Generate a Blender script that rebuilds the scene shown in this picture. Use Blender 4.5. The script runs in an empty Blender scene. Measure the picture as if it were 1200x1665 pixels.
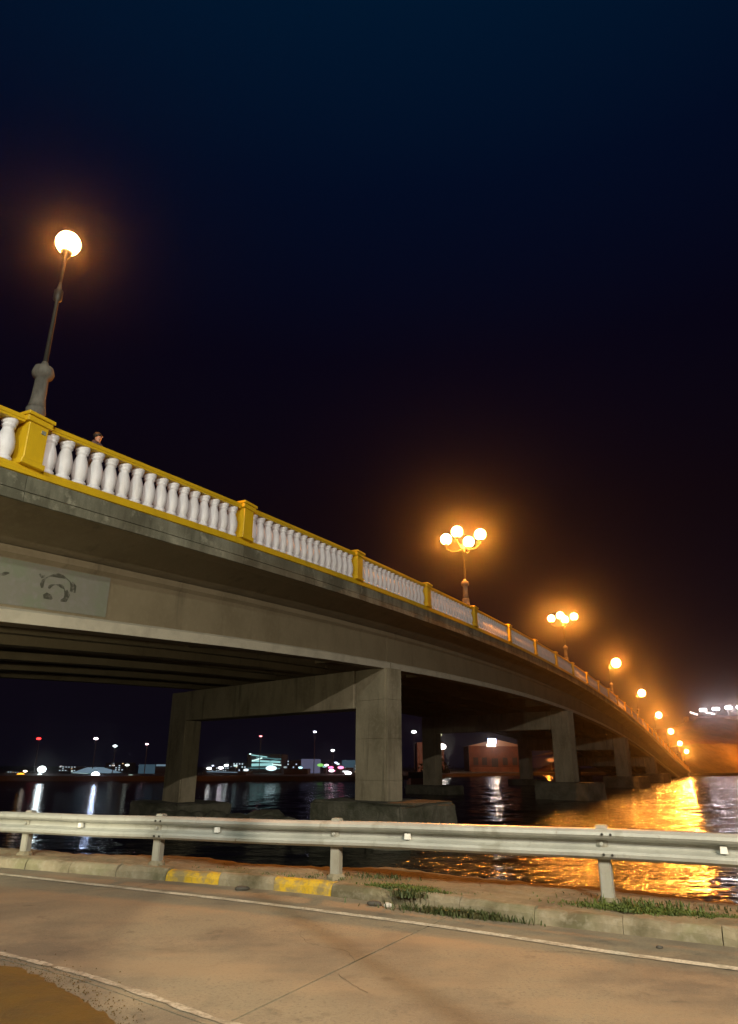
import bpy, bmesh, math, random
from mathutils import Vector, Matrix, noise as mn
random.seed(7)
R = math.radians
scene = bpy.context.scene
col = scene.collection

# ------------------------------------------------------------------ camera
EYE = Vector((0, 0, 1.5))
PITCH, ROLL, FPX = R(20.079), R(0.309), 1120.9
camd = bpy.data.cameras.new('camera'); cam = bpy.data.objects.new('camera', camd); col.objects.link(cam)
F = Vector((0, math.cos(PITCH), math.sin(PITCH))); U = Vector((0, -math.sin(PITCH), math.cos(PITCH))); X = Vector((1, 0, 0))
R2 = math.cos(ROLL)*X + math.sin(ROLL)*U; U2 = -math.sin(ROLL)*X + math.cos(ROLL)*U
M = Matrix((R2, U2, -F)).transposed().to_4x4(); M.translation = EYE
cam.matrix_world = M
camd.sensor_fit = 'VERTICAL'; camd.sensor_height = 36; camd.lens = FPX/1665*36
camd.clip_start = .05; camd.clip_end = 5000
scene.camera = cam

def at(x, y, Y):                       # the place at forward distance Y that shows at photo pixel (x, y)
    d = F + R2*(x-600)/FPX - U2*(y-832.5)/FPX
    return EYE + d*(Y/d.y)

# ------------------------------------------------------------------ sky
w = bpy.data.worlds.new('World'); scene.world = w; w.use_nodes = True
nt = w.node_tree; nt.nodes.clear()
out = nt.nodes.new('ShaderNodeOutputWorld')
sky = nt.nodes.new('ShaderNodeTexSky'); sky.sky_type = 'NISHITA'; sky.sun_disc = False
sky.sun_elevation = R(-7); sky.sun_rotation = R(200)
b1 = nt.nodes.new('ShaderNodeBackground'); b1.inputs[1].default_value = .05
nt.links.new(sky.outputs[0], b1.inputs[0])
tc = nt.nodes.new('ShaderNodeTexCoord'); sp = nt.nodes.new('ShaderNodeSeparateXYZ')
nt.links.new(tc.outputs['Generated'], sp.inputs[0])
asn = nt.nodes.new('ShaderNodeMath'); asn.operation = 'ARCSINE'; nt.links.new(sp.outputs[2], asn.inputs[0])
mr = nt.nodes.new('ShaderNodeMapRange'); mr.inputs[1].default_value = 0; mr.inputs[2].default_value = R(90)
nt.links.new(asn.outputs[0], mr.inputs[0])
rp = nt.nodes.new('ShaderNodeValToRGB'); nt.links.new(mr.outputs[0], rp.inputs[0])
el = rp.color_ramp.elements
SKY = [(0, (.0034, .0026, .0060)), (.09, (.0034, .0022, .0050)), (.22, (.0032, .0016, .0038)), (.36, (.0016, .0013, .0065)),
       (.50, (.0006, .0034, .0150)), (.64, (.0003, .0085, .0270)), (1, (.0003, .0050, .0160))]
el[0].position = 0; el[0].color = (*SKY[0][1], 1); el[1].position = 1; el[1].color = (*SKY[-1][1], 1)
for p_, c_ in SKY[1:-1]:
    e = el.new(p_); e.color = (*c_, 1)
b2 = nt.nodes.new('ShaderNodeBackground'); b2.inputs[1].default_value = 1.0
nt.links.new(rp.outputs[0], b2.inputs[0])
ad = nt.nodes.new('ShaderNodeAddShader'); nt.links.new(b1.outputs[0], ad.inputs[0]); nt.links.new(b2.outputs[0], ad.inputs[1])
nt.links.new(ad.outputs[0], out.inputs[0])

vs = scene.view_settings
vs.view_transform = 'Standard'; vs.look = 'None'; vs.exposure = 0; vs.gamma = 1; vs.use_curve_mapping = False
scene.cycles.use_denoising = True
scene.cycles.volume_bounces = 0
scene.cycles.max_bounces = 6
scene.cycles.sample_clamp_indirect = 4
scene.cycles.volume_step_rate = 4

# ------------------------------------------------------------------ brightness of every lamp (lamps of the place and two added ones)
SODIUM = (1.0, .30, .032)
P_BRIDGE = 11000            # one lamp cluster on the bridge
P_COOL = 9000              # near street lamp left of the camera; also scales both added lamps
P_WARM = 9000              # street lamp on the near road, behind the camera
HAZE = .00028

# ------------------------------------------------------------------ helpers
def link(o, parent=None):
    col.objects.link(o)
    if parent: o.parent = parent
    return o
def obj(name, bm, m, parent=None, smooth=False):
    me = bpy.data.meshes.new(name)
    if smooth:
        for f in bm.faces: f.smooth = True
    bm.to_mesh(me); bm.free()
    for k in (m if isinstance(m, (list, tuple)) else [m]): me.materials.append(k)
    return link(bpy.data.objects.new(name, me), parent)
def tag(o, label=None, cat=None, group=None, kind=None):
    if label: o['label'] = label
    if cat: o['category'] = cat
    if group: o['group'] = group
    if kind: o['kind'] = kind
    return o
def empty(name, loc=(0, 0, 0), rz=0, parent=None):
    o = bpy.data.objects.new(name, None); o.location = loc; o.rotation_euler = (0, 0, rz); o.empty_display_size = .2
    return link(o, parent)
def copy_tree(o, parent=None):
    c = o.copy(); link(c, parent)
    for ch in list(o.children): copy_tree(ch, c)
    return c
def box(bm, c, s, rz=0, mi=0):
    r = bmesh.ops.create_cube(bm, size=1, matrix=Matrix.Translation(c) @ Matrix.Rotation(rz, 4, 'Z') @ Matrix.Diagonal((*s, 1)))
    if mi:
        for f in {f for v in r['verts'] for f in v.link_faces}: f.material_index = mi
def tube(bm, pts, rad, n=8, cap=True):
    pts = [Vector(p) for p in pts]; rings = []
    for i, p in enumerate(pts):
        r = rad[i] if isinstance(rad, (list, tuple)) else rad
        t = (pts[min(i+1, len(pts)-1)] - pts[max(i-1, 0)]).normalized()
        a = t.cross(Vector((0, 0, 1)) if abs(t.z) < .95 else Vector((1, 0, 0))).normalized(); b = t.cross(a)
        rings.append([bm.verts.new(p + a*(r*math.cos(2*math.pi*k/n)) + b*(r*math.sin(2*math.pi*k/n))) for k in range(n)])
    for i in range(len(rings)-1):
        for k in range(n):
            bm.faces.new((rings[i][k], rings[i][(k+1) % n], rings[i+1][(k+1) % n], rings[i+1][k]))
    if cap:
        bm.faces.new(rings[0][::-1]); bm.faces.new(rings[-1])
def lathe(bm, prof, n=12, c=(0, 0, 0)):
    rings = []
    for r, z in prof:
        rings.append([bm.verts.new((c[0]+r*math.cos(2*math.pi*k/n), c[1]+r*math.sin(2*math.pi*k/n), c[2]+z)) for k in range(n)])
    for i in range(len(rings)-1):
        for k in range(n):
            bm.faces.new((rings[i][k], rings[i][(k+1) % n], rings[i+1][(k+1) % n], rings[i+1][k]))
    bm.faces.new(rings[0][::-1]); bm.faces.new(rings[-1])
def sweep(bm, frames, prof, closed=True, cap=True, mi=0):
    # frames: list of (origin, side, up); prof: list of (a, b) = side*a + up*b
    rings = [[bm.verts.new(o + s*a + u*b) for a, b in prof] for o, s, u in frames]
    n = len(prof); fs = []
    for i in range(len(rings)-1):
        for k in range(n if closed else n-1):
            fs.append(bm.faces.new((rings[i][k], rings[i][(k+1) % n], rings[i+1][(k+1) % n], rings[i+1][k])))
    if cap and closed:
        fs.append(bm.faces.new(rings[0][::-1])); fs.append(bm.faces.new(rings[-1]))
    for f in fs: f.material_index = mi
    bmesh.ops.recalc_face_normals(bm, faces=fs)

# ------------------------------------------------------------------ materials
def mat(name, base, rough=.7, metal=0, noise=None, bump=None, emit=None, spec=.5, stains=None):
    m = bpy.data.materials.new(name); m.use_nodes = True; n = m.node_tree; p = n.nodes['Principled BSDF']
    p.inputs['Base Color'].default_value = (*base, 1); p.inputs['Roughness'].default_value = rough
    p.inputs['Metallic'].default_value = metal; p.inputs['Specular IOR Level'].default_value = spec
    g = n.nodes.new('ShaderNodeNewGeometry'); src = g.outputs['Position']; last = None
    def nz(scale, detail, sc=(1, 1, 1)):
        mp = n.nodes.new('ShaderNodeMapping'); mp.inputs['Scale'].default_value = sc; n.links.new(src, mp.inputs[0])
        t = n.nodes.new('ShaderNodeTexNoise'); t.inputs['Scale'].default_value = scale; t.inputs['Detail'].default_value = detail
        t.inputs['Roughness'].default_value = .62
        n.links.new(mp.outputs[0], t.inputs['Vector']); return t.outputs['Fac']
    if noise:                                   # list of (scale, detail, stretch, colour, low, high, amount)
        for scale, detail, sc, c2, lo, hi, amt in noise:
            f = nz(scale, detail, sc)
            r = n.nodes.new('ShaderNodeMapRange'); r.inputs[1].default_value = lo; r.inputs[2].default_value = hi
            r.inputs[4].default_value = amt; n.links.new(f, r.inputs[0])
            mx = n.nodes.new('ShaderNodeMix'); mx.data_type = 'RGBA'
            n.links.new(r.outputs[0], mx.inputs['Factor'])
            if last is None: mx.inputs['A'].default_value = (*base, 1)
            else: n.links.new(last, mx.inputs['A'])
            mx.inputs['B'].default_value = (*c2, 1); last = mx.outputs['Result']
        n.links.new(last, p.inputs['Base Color'])
    if bump:
        scale, detail, sc, strength, dist = bump
        f = nz(scale, detail, sc); bp = n.nodes.new('ShaderNodeBump')
        bp.inputs['Strength'].default_value = strength; bp.inputs['Distance'].default_value = dist
        n.links.new(f, bp.inputs['Height']); n.links.new(bp.outputs[0], p.inputs['Normal'])
    if emit:
        p.inputs['Emission Color'].default_value = (*emit[0], 1); p.inputs['Emission Strength'].default_value = emit[1]
    return m
one = (1, 1, 1)
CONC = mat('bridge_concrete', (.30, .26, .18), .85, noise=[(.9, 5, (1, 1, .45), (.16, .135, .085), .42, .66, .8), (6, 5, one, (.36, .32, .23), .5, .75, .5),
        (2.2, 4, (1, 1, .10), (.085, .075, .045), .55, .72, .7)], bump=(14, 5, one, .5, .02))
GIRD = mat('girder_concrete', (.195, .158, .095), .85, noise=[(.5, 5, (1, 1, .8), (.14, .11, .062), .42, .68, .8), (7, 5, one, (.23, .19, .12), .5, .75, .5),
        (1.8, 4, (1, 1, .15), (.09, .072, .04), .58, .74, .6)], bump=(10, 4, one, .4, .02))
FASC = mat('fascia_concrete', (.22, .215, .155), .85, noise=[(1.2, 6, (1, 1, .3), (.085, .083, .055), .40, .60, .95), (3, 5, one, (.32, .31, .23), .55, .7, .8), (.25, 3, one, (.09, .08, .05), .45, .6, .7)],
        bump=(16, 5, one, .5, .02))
YEL = mat('yellow_paint', (.66, .42, .010), .5, noise=[(2.2, 5, (1, 1, .5), (.48, .29, .010), .45, .7, .6), (11, 4, one, (.32, .22, .05), .64, .75, .5)], bump=(25, 3, one, .15, .01))
WHT = mat('white_paint', (.74, .72, .74), .5, noise=[(3, 4, (1, 1, .4), (.55, .52, .50), .45, .75, .6)], bump=(25, 3, one, .15, .01))
METAL = mat('galvanised_steel', (.46, .465, .42), .45, .15, noise=[(1.5, 5, (1, 1, 1), (.34, .345, .31), .42, .64, .85), (2.5, 6, (1, 1, .5), (.25, .24, .19), .58, .68, .6), (14, 5, (1, 1, .5), (.16, .09, .045), .66, .74, .7), (9, 4, (1, 1, .2), (.24, .22, .18), .6, .8, .6)], bump=(3.5, 3, one, .15, .02))
FLANGE = mat('pale_flange_concrete', (.46, .42, .32), .85, noise=[(1.4, 4, (1, 1, 1), (.33, .30, .23), .45, .7, .8)], bump=(10, 4, one, .2, .02))
POSTM = mat('guardrail_post_paint', (.32, .31, .26), .7, noise=[(5, 4, (1, 1, .4), (.22, .20, .15), .45, .7, .8)], bump=(20, 3, one, .3, .01))
LMET = mat('dark_lamp_metal', (.035, .035, .03), .5, .3, noise=[(8, 3, one, (.06, .055, .05), .5, .7, .6)])
LBASE = mat('lamp_base_stone', (.13, .12, .10), .8, noise=[(4, 4, (1, 1, .4), (.06, .055, .045), .42, .65, .9)], bump=(12, 4, one, .4, .02))
ROADM = mat('road_concrete', (.215, .19, .13), .8, noise=[(.55, 6, (1, 1, 1), (.115, .10, .075), .44, .60, .9), (1.6, 7, one, (.265, .215, .14), .48, .66, .7),
        (.28, 3, one, (.155, .14, .10), .47, .60, .5), (34, 3, one, (.10, .09, .075), .52, .70, .65), (80, 2, one, (.30, .27, .21), .60, .72, .6), (2.6, 6, one, (.085, .075, .058), .60, .70, .75), (.9, 4, (.4, 1.2, 1), (.26, .20, .125), .5, .66, .6)],
        bump=(70, 5, one, .7, .008))
LINEM = mat('worn_white_line', (.55, .51, .41), .7, noise=[(5, 6, one, (.25, .22, .16), .46, .62, .85), (40, 3, one, (.20, .18, .13), .52, .66, .8)], bump=(70, 4, one, .4, .005))
LINEF = mat('faded_white_line', (.42, .38, .30), .75, noise=[(6, 6, one, (.21, .185, .135), .42, .58, .95), (40, 3, one, (.18, .16, .12), .5, .64, .9)], bump=(70, 4, one, .4, .005))
KERBM = mat('kerb_concrete', (.24, .205, .135), .9, noise=[(1.7, 7, one, (.10, .085, .045), .42, .62, .95), (1.1, 4, one, (.16, .17, .08), .52, .7, .6), (12, 4, one, (.35, .32, .25), .5, .8, .5)], bump=(22, 4, one, .5, .015))
KERBY = mat('yellow_kerb_paint', (.52, .33, .015), .65, noise=[(5, 6, one, (.24, .19, .09), .47, .58, .95), (22, 5, one, (.30, .22, .06), .48, .66, .8)], bump=(22, 4, one, .4, .012))
VERGE = mat('verge_dirt', (.20, .17, .10), .95, noise=[(1.5, 6, one, (.11, .09, .055), .42, .65, .9), (9, 5, one, (.28, .23, .16), .5, .75, .7), (.8, 3, one, (.09, .11, .03), .55, .7, .5)],
        bump=(12, 6, one, .8, .04))
SHADE = mat('brown_car_shadow', (.105, .062, .006), .75, noise=[(2.5, 6, one, (.07, .045, .010), .42, .66, .9), (14, 5, one, (.13, .08, .015), .55, .8, .7)], bump=(18, 6, one, .8, .02))  # dark brown of a car's shadow, put into the sheet's colour
LAND = mat('far_ground', (.10, .075, .05), .95, noise=[(.05, 6, one, (.05, .045, .03), .42, .65, .9)])
ROCK = mat('footing_concrete', (.12, .115, .085), .9, noise=[(.8, 6, one, (.045, .05, .028), .42, .64, .9), (4, 5, one, (.15, .145, .12), .5, .8, .6)], bump=(4, 6, one, .9, .1))
RED = mat('red_hillside', (.17, .060, .045), .95, noise=[(.08, 6, (1, 1, 2), (.07, .03, .025), .42, .65, .9), (.4, 5, one, (.20, .10, .06), .5, .8, .5)], bump=(.3, 5, one, 1, 1.5))
OCHRE = mat('ochre_embankment', (.24, .17, .06), .95, noise=[(.07, 6, (1, 1, 2.5), (.10, .07, .03), .42, .65, .9), (.5, 5, one, (.30, .22, .09), .5, .8, .5)], bump=(.4, 5, one, 1, 1.0))
GRASS = mat('grass_blade', (.075, .105, .014), .7, noise=[(5, 3, one, (.035, .06, .012), .45, .65, .8)])
WEED = mat('dark_weed', (.045, .065, .015), .7, noise=[(6, 3, one, (.07, .06, .02), .45, .65, .8)])
PATCH = mat('overpainted_patch', (.175, .17, .135), .85, noise=[(1.1, 5, (1, 1, 1.5), (.16, .18, .12), .45, .62, .8), (5, 4, one, (.23, .205, .20), .5, .8, .6)], bump=(10, 4, one, .3, .01))
GRAF = mat('graffiti_paint', (.05, .048, .032), .8, noise=[(9, 4, one, (.18, .17, .14), .46, .70, .85)])
BARK = mat('wall_plaster', (.20, .16, .14), .9, noise=[(.3, 5, one, (.11, .08, .07), .42, .65, .8)])
DARKW = mat('dark_wall', (.05, .05, .055), .9, noise=[(.3, 5, one, (.03, .03, .035), .42, .65, .8)])
PINK = mat('pink_plaster', (.30, .17, .14), .9, noise=[(.5, 5, one, (.18, .10, .08), .42, .65, .8)])
def emis(name, c, s, sampled=False):
    m = bpy.data.materials.new(name); m.use_nodes = True; n = m.node_tree; n.nodes.clear()
    o = n.nodes.new('ShaderNodeOutputMaterial'); e = n.nodes.new('ShaderNodeEmission')
    e.inputs[0].default_value = (*c, 1); e.inputs[1].default_value = s
    n.links.new(e.outputs[0], o.inputs[0])
    if not sampled: m.cycles.emission_sampling = 'NONE'
    return m
def milky(name, c, s):                          # lit milk glass: lets the light of the bulb inside through
    m = bpy.data.materials.new(name); m.use_nodes = True; n = m.node_tree; n.nodes.clear()
    o = n.nodes.new('ShaderNodeOutputMaterial'); e = n.nodes.new('ShaderNodeEmission'); t = n.nodes.new('ShaderNodeBsdfTransparent')
    e.inputs[0].default_value = (*c, 1); e.inputs[1].default_value = s; a = n.nodes.new('ShaderNodeAddShader')
    n.links.new(e.outputs[0], a.inputs[0]); n.links.new(t.outputs[0], a.inputs[1]); n.links.new(a.outputs[0], o.inputs[0])
    m.cycles.emission_sampling = 'NONE'
    return m
GLOW = milky('lit_milk_glass', (1, .58, .24), 12)
OFFG = mat('unlit_milk_glass', (.10, .09, .08), .3)
def water_mat():
    m = bpy.data.materials.new('night_water'); m.use_nodes = True; n = m.node_tree; p = n.nodes['Principled BSDF']
    p.inputs['Base Color'].default_value = (.004, .006, .007, 1); p.inputs['Roughness'].default_value = .10; p.inputs['IOR'].default_value = 1.33
    g = n.nodes.new('ShaderNodeNewGeometry')
    def nz(scale, sc, det):
        mp = n.nodes.new('ShaderNodeMapping'); mp.inputs['Scale'].default_value = sc; mp.inputs['Rotation'].default_value = (0, 0, R(14))
        n.links.new(g.outputs['Position'], mp.inputs[0]); t = n.nodes.new('ShaderNodeTexNoise'); t.inputs['Scale'].default_value = scale
        t.inputs['Detail'].default_value = det; n.links.new(mp.outputs[0], t.inputs['Vector']); return t.outputs['Fac']
    b1 = n.nodes.new('ShaderNodeBump'); b1.inputs['Strength'].default_value = 1; b1.inputs['Distance'].default_value = .22
    n.links.new(nz(.8, (.6, 1.4, 1), 4), b1.inputs['Height'])
    b2 = n.nodes.new('ShaderNodeBump'); b2.inputs['Strength'].default_value = 1; b2.inputs['Distance'].default_value = .10
    n.links.new(nz(3.6, (.7, 1.3, 1), 2), b2.inputs['Height']); n.links.new(b1.outputs[0], b2.inputs['Normal'])
    n.links.new(b2.outputs[0], p.inputs['Normal'])
    return m
WATER = water_mat()

def light(name, loc, power, colr, rad=.15, parent=None, spot=None, aim=None, blend=.3):
    l = bpy.data.lights.new(name, 'SPOT' if spot else 'POINT'); l.energy = power; l.color = colr; l.shadow_soft_size = rad
    o = bpy.data.objects.new(name, l); o.location = loc
    if spot:
        l.spot_size = R(spot); l.spot_blend = blend
        o.rotation_euler = (Vector(aim) - Vector(loc)).to_track_quat('-Z', 'Y').to_euler()
    return link(o, parent)

# ------------------------------------------------------------------ near road, kerb, verge
WATER_Z = -1.5
RP = [Vector(p) for p in ((-5.46, 12.2), (-3.05, 11.15), (-.40, 9.97), (2.60, 8.39))]      # guardrail posts
ctrl = [RP[0] + Vector((-.925, .38))*d for d in (45, 20, 8, 3)] + RP + [RP[3] + Vector((.872, -.49))*d for d in (3.2, 8, 20, 40)]
def catmull(P, n=10):
    o = []
    for i in range(len(P)-1):
        a, b, c, d = P[max(i-1, 0)], P[i], P[i+1], P[min(i+2, len(P)-1)]
        L = (c-b).length
        ta = (c-a)/max((c-a).length, 1e-6)*L; tb = (d-b)/max((d-b).length, 1e-6)*L
        for k in range(n):
            t = k/n; h = (2*t**3-3*t**2+1, t**3-2*t**2+t, -2*t**3+3*t**2, t**3-t**2)
            o.append(b*h[0] + ta*h[1] + c*h[2] + tb*h[3])
    o.append(P[-1]); return o
LINE = catmull(ctrl)
ARC = [0]
for a, b in zip(LINE, LINE[1:]): ARC.append(ARC[-1] + (b-a).length)
u0 = min(range(len(LINE)), key=lambda i: (LINE[i]-RP[2]).length); ARC = [a - ARC[u0] for a in ARC]
def cu(u, v=0, z=0):
    i = 0
    while i < len(ARC)-2 and ARC[i+1] < u: i += 1
    t = (u-ARC[i])/(ARC[i+1]-ARC[i]); p = LINE[i].lerp(LINE[i+1], t)
    def tn(j):
        d = LINE[min(j+1, len(LINE)-1)] - LINE[max(j-1, 0)]; return d.normalized()
    d = tn(i).lerp(tn(i+1), min(max(t, 0), 1)).normalized()
    return Vector((p.x + d.y*v, p.y - d.x*v, z)), Vector((d.x, d.y, 0))      # v grows towards the camera
def interp(tab, x):
    if x <= tab[0][0]: return tab[0][1]
    for (a, b), (c, d) in zip(tab, tab[1:]):
        if x <= c: return b + (d-b)*(x-a)/(c-a)
    return tab[-1][1]
v_k = lambda u: interp([(-6, .52), (-1.7, .47), (0, .52), (1.5, .66), (2.8, .86), (8, .95)], u)
v_w = lambda u: interp([(-12, .95), (-5, 1.02), (0, 1.33), (2.2, 1.46), (3.8, 1.66), (12, 1.75)], u)
v_n = lambda u: interp([(-12, 3.9), (-1, 4.22), (.2, 4.36), (1.1, 4.52), (1.8, 4.66), (6, 5.1)], u)
v_b = lambda u: interp([(-9, -.4), (-5.5, -.55), (0, -1.12), (2.5, -1.2), (4.5, -.95), (9, -1.1)], u)
umin, umax = ARC[0]+.5, ARC[-1]-.5
def strip(bm, ua, ub, va, vb, z, n=None, mi=0, nv=1, jit=0):
    n = n or max(1, int((ub-ua)/.4)); rows = []
    for i in range(n+1):
        u = ua + (ub-ua)*i/n; a = va(u) if callable(va) else va; b = vb(u) if callable(vb) else vb
        rows.append([bm.verts.new(cu(u, a + (b-a)*j/nv, z + (random.uniform(-jit, jit) if jit and 0 < j < nv else 0))[0]) for j in range(nv+1)])
    for i in range(n):
        for j in range(nv):
            f = bm.faces.new((rows[i][j], rows[i+1][j], rows[i+1][j+1], rows[i][j+1])); f.material_index = mi
            if f.normal.z < 0: f.normal_flip()
    bmesh.ops.recalc_face_normals(bm, faces=bm.faces[:])
def slab_strip(bm, ua, ub, va, vb, zt, zb):            # closed block following the road's line
    n = max(1, int((ub-ua)/.3)); T = []; B = []
    for i in range(n+1):
        u = ua + (ub-ua)*i/n; a = va(u) if callable(va) else va; b = vb(u) if callable(vb) else vb
        T.append((bm.verts.new(cu(u, a, zt)[0]), bm.verts.new(cu(u, b, zt)[0]))); B.append((bm.verts.new(cu(u, a, zb)[0]), bm.verts.new(cu(u, b, zb)[0])))
    fs = []
    for i in range(n):
        fs += [bm.faces.new((T[i][0], T[i+1][0], T[i+1][1], T[i][1])), bm.faces.new((B[i][0], B[i][1], B[i+1][1], B[i+1][0])),
               bm.faces.new((T[i][0], B[i][0], B[i+1][0], T[i+1][0])), bm.faces.new((T[i][1], T[i+1][1], B[i+1][1], B[i][1]))]
    fs += [bm.faces.new((T[0][0], T[0][1], B[0][1], B[0][0])), bm.faces.new((T[n][0], B[n][0], B[n][1], T[n][1]))]
    bmesh.ops.recalc_face_normals(bm, faces=fs)

# ground under the road and behind the camera: one block ending at the bank
bm = bmesh.new()
slab_strip(bm, umin, umax, v_b, 70, -.016, -3.0)
ground = tag(obj('ground', bm, VERGE), kind='structure')
# road: concrete slabs with open joints
road = tag(empty('road', cu(0, 5)[0]), kind='structure')
joints = [umin] + [1.92 + 4.7*k for k in range(-9, 10) if umin+2 < 1.92+4.7*k < umax-2] + [umax]
for a, b in zip(joints, joints[1:]):
    for va, vb in ((v_k, v_n), (v_n, lambda u: 8.4), (lambda u: 8.4, lambda u: 12.6)):
        bm = bmesh.new()
        A, B = (lambda u, f=va: f(u) + .004), (lambda u, f=vb: f(u) - .004)
        slab_strip(bm, a+.009, b-.009, A, B, random.uniform(-.002, .002), -.014)
        o = obj('road_slab', bm, ROADM); o.parent = road; o.matrix_parent_inverse = Matrix.Translation(-road.location)
bm = bmesh.new(); strip(bm, umin, umax, lambda u: v_w(u)-.055, lambda u: v_w(u)+.055, .0065)
tag(obj('road_marking', bm, LINEM), kind='structure')
bm = bmesh.new()
n = 420
prev = None
for i in range(n+1):                                         # thin, worn inner line
    u = -14 + 24*i/n; wv = .032 + .008*math.sin(i*.7) + random.uniform(-.007, .007); c = v_n(u) - .09
    cur = (bm.verts.new(cu(u, c-wv, .0065)[0]), bm.verts.new(cu(u, c+wv, .0065)[0]))
    if prev and random.random() > .03: bm.faces.new((prev[0], cur[0], cur[1], prev[1]))
    prev = cur
tag(obj('road_marking', bm, LINEF), kind='structure')
CRK = mat('crack_filler', (.055, .05, .04), .9)
for us, vs0, L_, seed_ in ((-3.4, 1.7, 2.6, 1), (.9, 2.2, 2.1, 2), (3.0, 2.0, 1.8, 4)):
    rc = random.Random(seed_); bm = bmesh.new(); prev = None; u, v = us, vs0; an = rc.uniform(-.5, 1.2)
    for i in range(int(L_/.05)):
        an += rc.uniform(-.45, .45); an *= .93; u += .05*math.cos(an); v += .05*math.sin(an) + .008; wv = .0022*rc.uniform(.4, 1.5)
        cur = (bm.verts.new(cu(u, v-wv, .0035)[0]), bm.verts.new(cu(u, v+wv, .0035)[0]))
        if prev: bm.faces.new((prev[0], cur[0], cur[1], prev[1]))
        prev = cur
    o = obj('crack', bm, CRK); o.parent = road; o.matrix_parent_inverse = Matrix.Translation(-road.location)
# brown sheet painting a car's shadow on the road's inner side

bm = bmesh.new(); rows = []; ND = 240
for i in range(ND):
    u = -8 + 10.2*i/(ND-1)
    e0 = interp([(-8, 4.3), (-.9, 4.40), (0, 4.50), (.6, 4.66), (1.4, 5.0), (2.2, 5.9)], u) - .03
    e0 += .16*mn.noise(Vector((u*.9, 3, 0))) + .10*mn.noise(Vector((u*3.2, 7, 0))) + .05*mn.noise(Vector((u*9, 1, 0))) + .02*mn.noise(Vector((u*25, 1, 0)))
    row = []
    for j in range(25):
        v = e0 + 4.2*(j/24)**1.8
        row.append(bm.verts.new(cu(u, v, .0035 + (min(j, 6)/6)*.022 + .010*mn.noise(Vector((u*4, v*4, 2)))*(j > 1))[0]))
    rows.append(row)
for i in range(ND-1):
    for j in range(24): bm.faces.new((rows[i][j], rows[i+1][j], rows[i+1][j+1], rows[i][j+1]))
rg = random.Random(21)
for k in range(2600):                                        # chips breaking up the painted shadow's edge
    u = rg.uniform(-7, 3); v = interp([(-8, 4.3), (-.9, 4.40), (0, 4.50), (.6, 4.66), (1.4, 5.0), (2.2, 5.9)], u) - abs(rg.gauss(0, .16)) + .03
    r_ = rg.uniform(.0015, .006); bmesh.ops.create_cone(bm, cap_ends=True, segments=5, radius1=r_, radius2=r_*.4, depth=r_, matrix=Matrix.Translation(cu(u, v, .004 + r_*.4)[0]) @ Matrix.Rotation(rg.uniform(0, 6), 4, 'Z'))
bmesh.ops.recalc_face_normals(bm, faces=bm.faces[:])
tag(obj('shadow_sheet', bm, SHADE, smooth=True), 'brown sheet painting a car shadow along the inner edge of the road', 'shadow_sheet', kind='stuff')
# verge between kerb and bank edge
bm = bmesh.new()
nu, nvv = 260, 14; rows = []
for i in range(nu+1):
    u = -16 + 30*i/nu; a, b = v_b(u) - .10 - .12*math.sin(u*1.3) - .06*math.sin(u*4.1), v_k(u) - .17
    row = []
    for j in range(nvv+1):
        t = j/nvv; z = .13 + .02*math.sin(u*2+t*5) + random.uniform(-.012, .012)
        if t < .2: z -= (.2-t)*1.1
        if t > .95: z = .12
        row.append(bm.verts.new(cu(u, a+(b-a)*t, z)[0]))
    rows.append(row)
for i in range(nu):
    for j in range(nvv): bm.faces.new((rows[i][j], rows[i+1][j], rows[i+1][j+1], rows[i][j+1]))
# bank face dropping to the water
low = []
for i in range(nu+1):
    p = rows[i][0].co; u = -16 + 30*i/nu; q = cu(u, v_b(u) - .75, -2.4)[0]; low.append(bm.verts.new(q))
for i in range(nu): bm.faces.new((low[i], low[i+1], rows[i+1][0], rows[i][0]))
bmesh.ops.recalc_face_normals(bm, faces=bm.faces[:])
tag(obj('verge', bm, VERGE, smooth=True), kind='structure')
for ua, ub in ((umin, -16), (14, umax)):
    bm = bmesh.new(); slab_strip(bm, ua, ub, lambda u: v_b(u)+.02, lambda u: v_k(u)-.17, .12, -.04); tag(obj('verge', bm, VERGE), kind='structure')
# kerb stones
kerb = tag(empty('kerb', cu(0, .5)[0]), kind='structure')
ke = -2.72
edges = []
u = -2.34 - .86*36
while u < 26:
    edges.append(u); u += .86 if u > -2.8 or True else .86
yell = {-2.34, -2.34+.86*2}
for k, a in enumerate(edges):
    b = a + .86
    if a < umin: continue
    isy = any(abs(a-y) < .02 for y in yell)
    bm = bmesh.new(); L = .855 if not isy else .85
    h = .145 + random.uniform(-.014, .010); sag = random.uniform(-.012, .012)
    fr = []
    if isy and k % 2 == 0: pass
    for i in range(9):
        u = a + L*i/8; p, d = cu(u, v_k(u) + sag*(i/8-.5) + random.uniform(-.006, .006)); s = Vector((d.y, -d.x, 0)); fr.append((p + Vector((0, 0, random.uniform(-.006, .004))), s, Vector((0, 0, 1))))
    sweep(bm, fr, [(-.17, -.08), (-.17, h-.012), (-.10, h), (-.045, h - .004), (-.018, h-.022), (.002, h-.065), (.016, -.08)])
    for q_ in range(random.randint(1, 3)):                       # chipped edge
        cc = random.choice(fr)[0] + Vector((0, 0, h-.02))
        for v in bm.verts:
            dd = (v.co - cc).length
            if dd < .14 and v.co.z > h-.08: v.co += (Vector((0, 0, -.03)) + (cc - v.co)*.12)*(1-dd/.14)
    o = obj('kerb_stone', bm, KERBY if isy else KERBM); o.parent = kerb; o.matrix_parent_inverse = Matrix.Translation(-kerb.location)
    if isy: o['label'] = 'kerb stone painted yellow'

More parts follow.
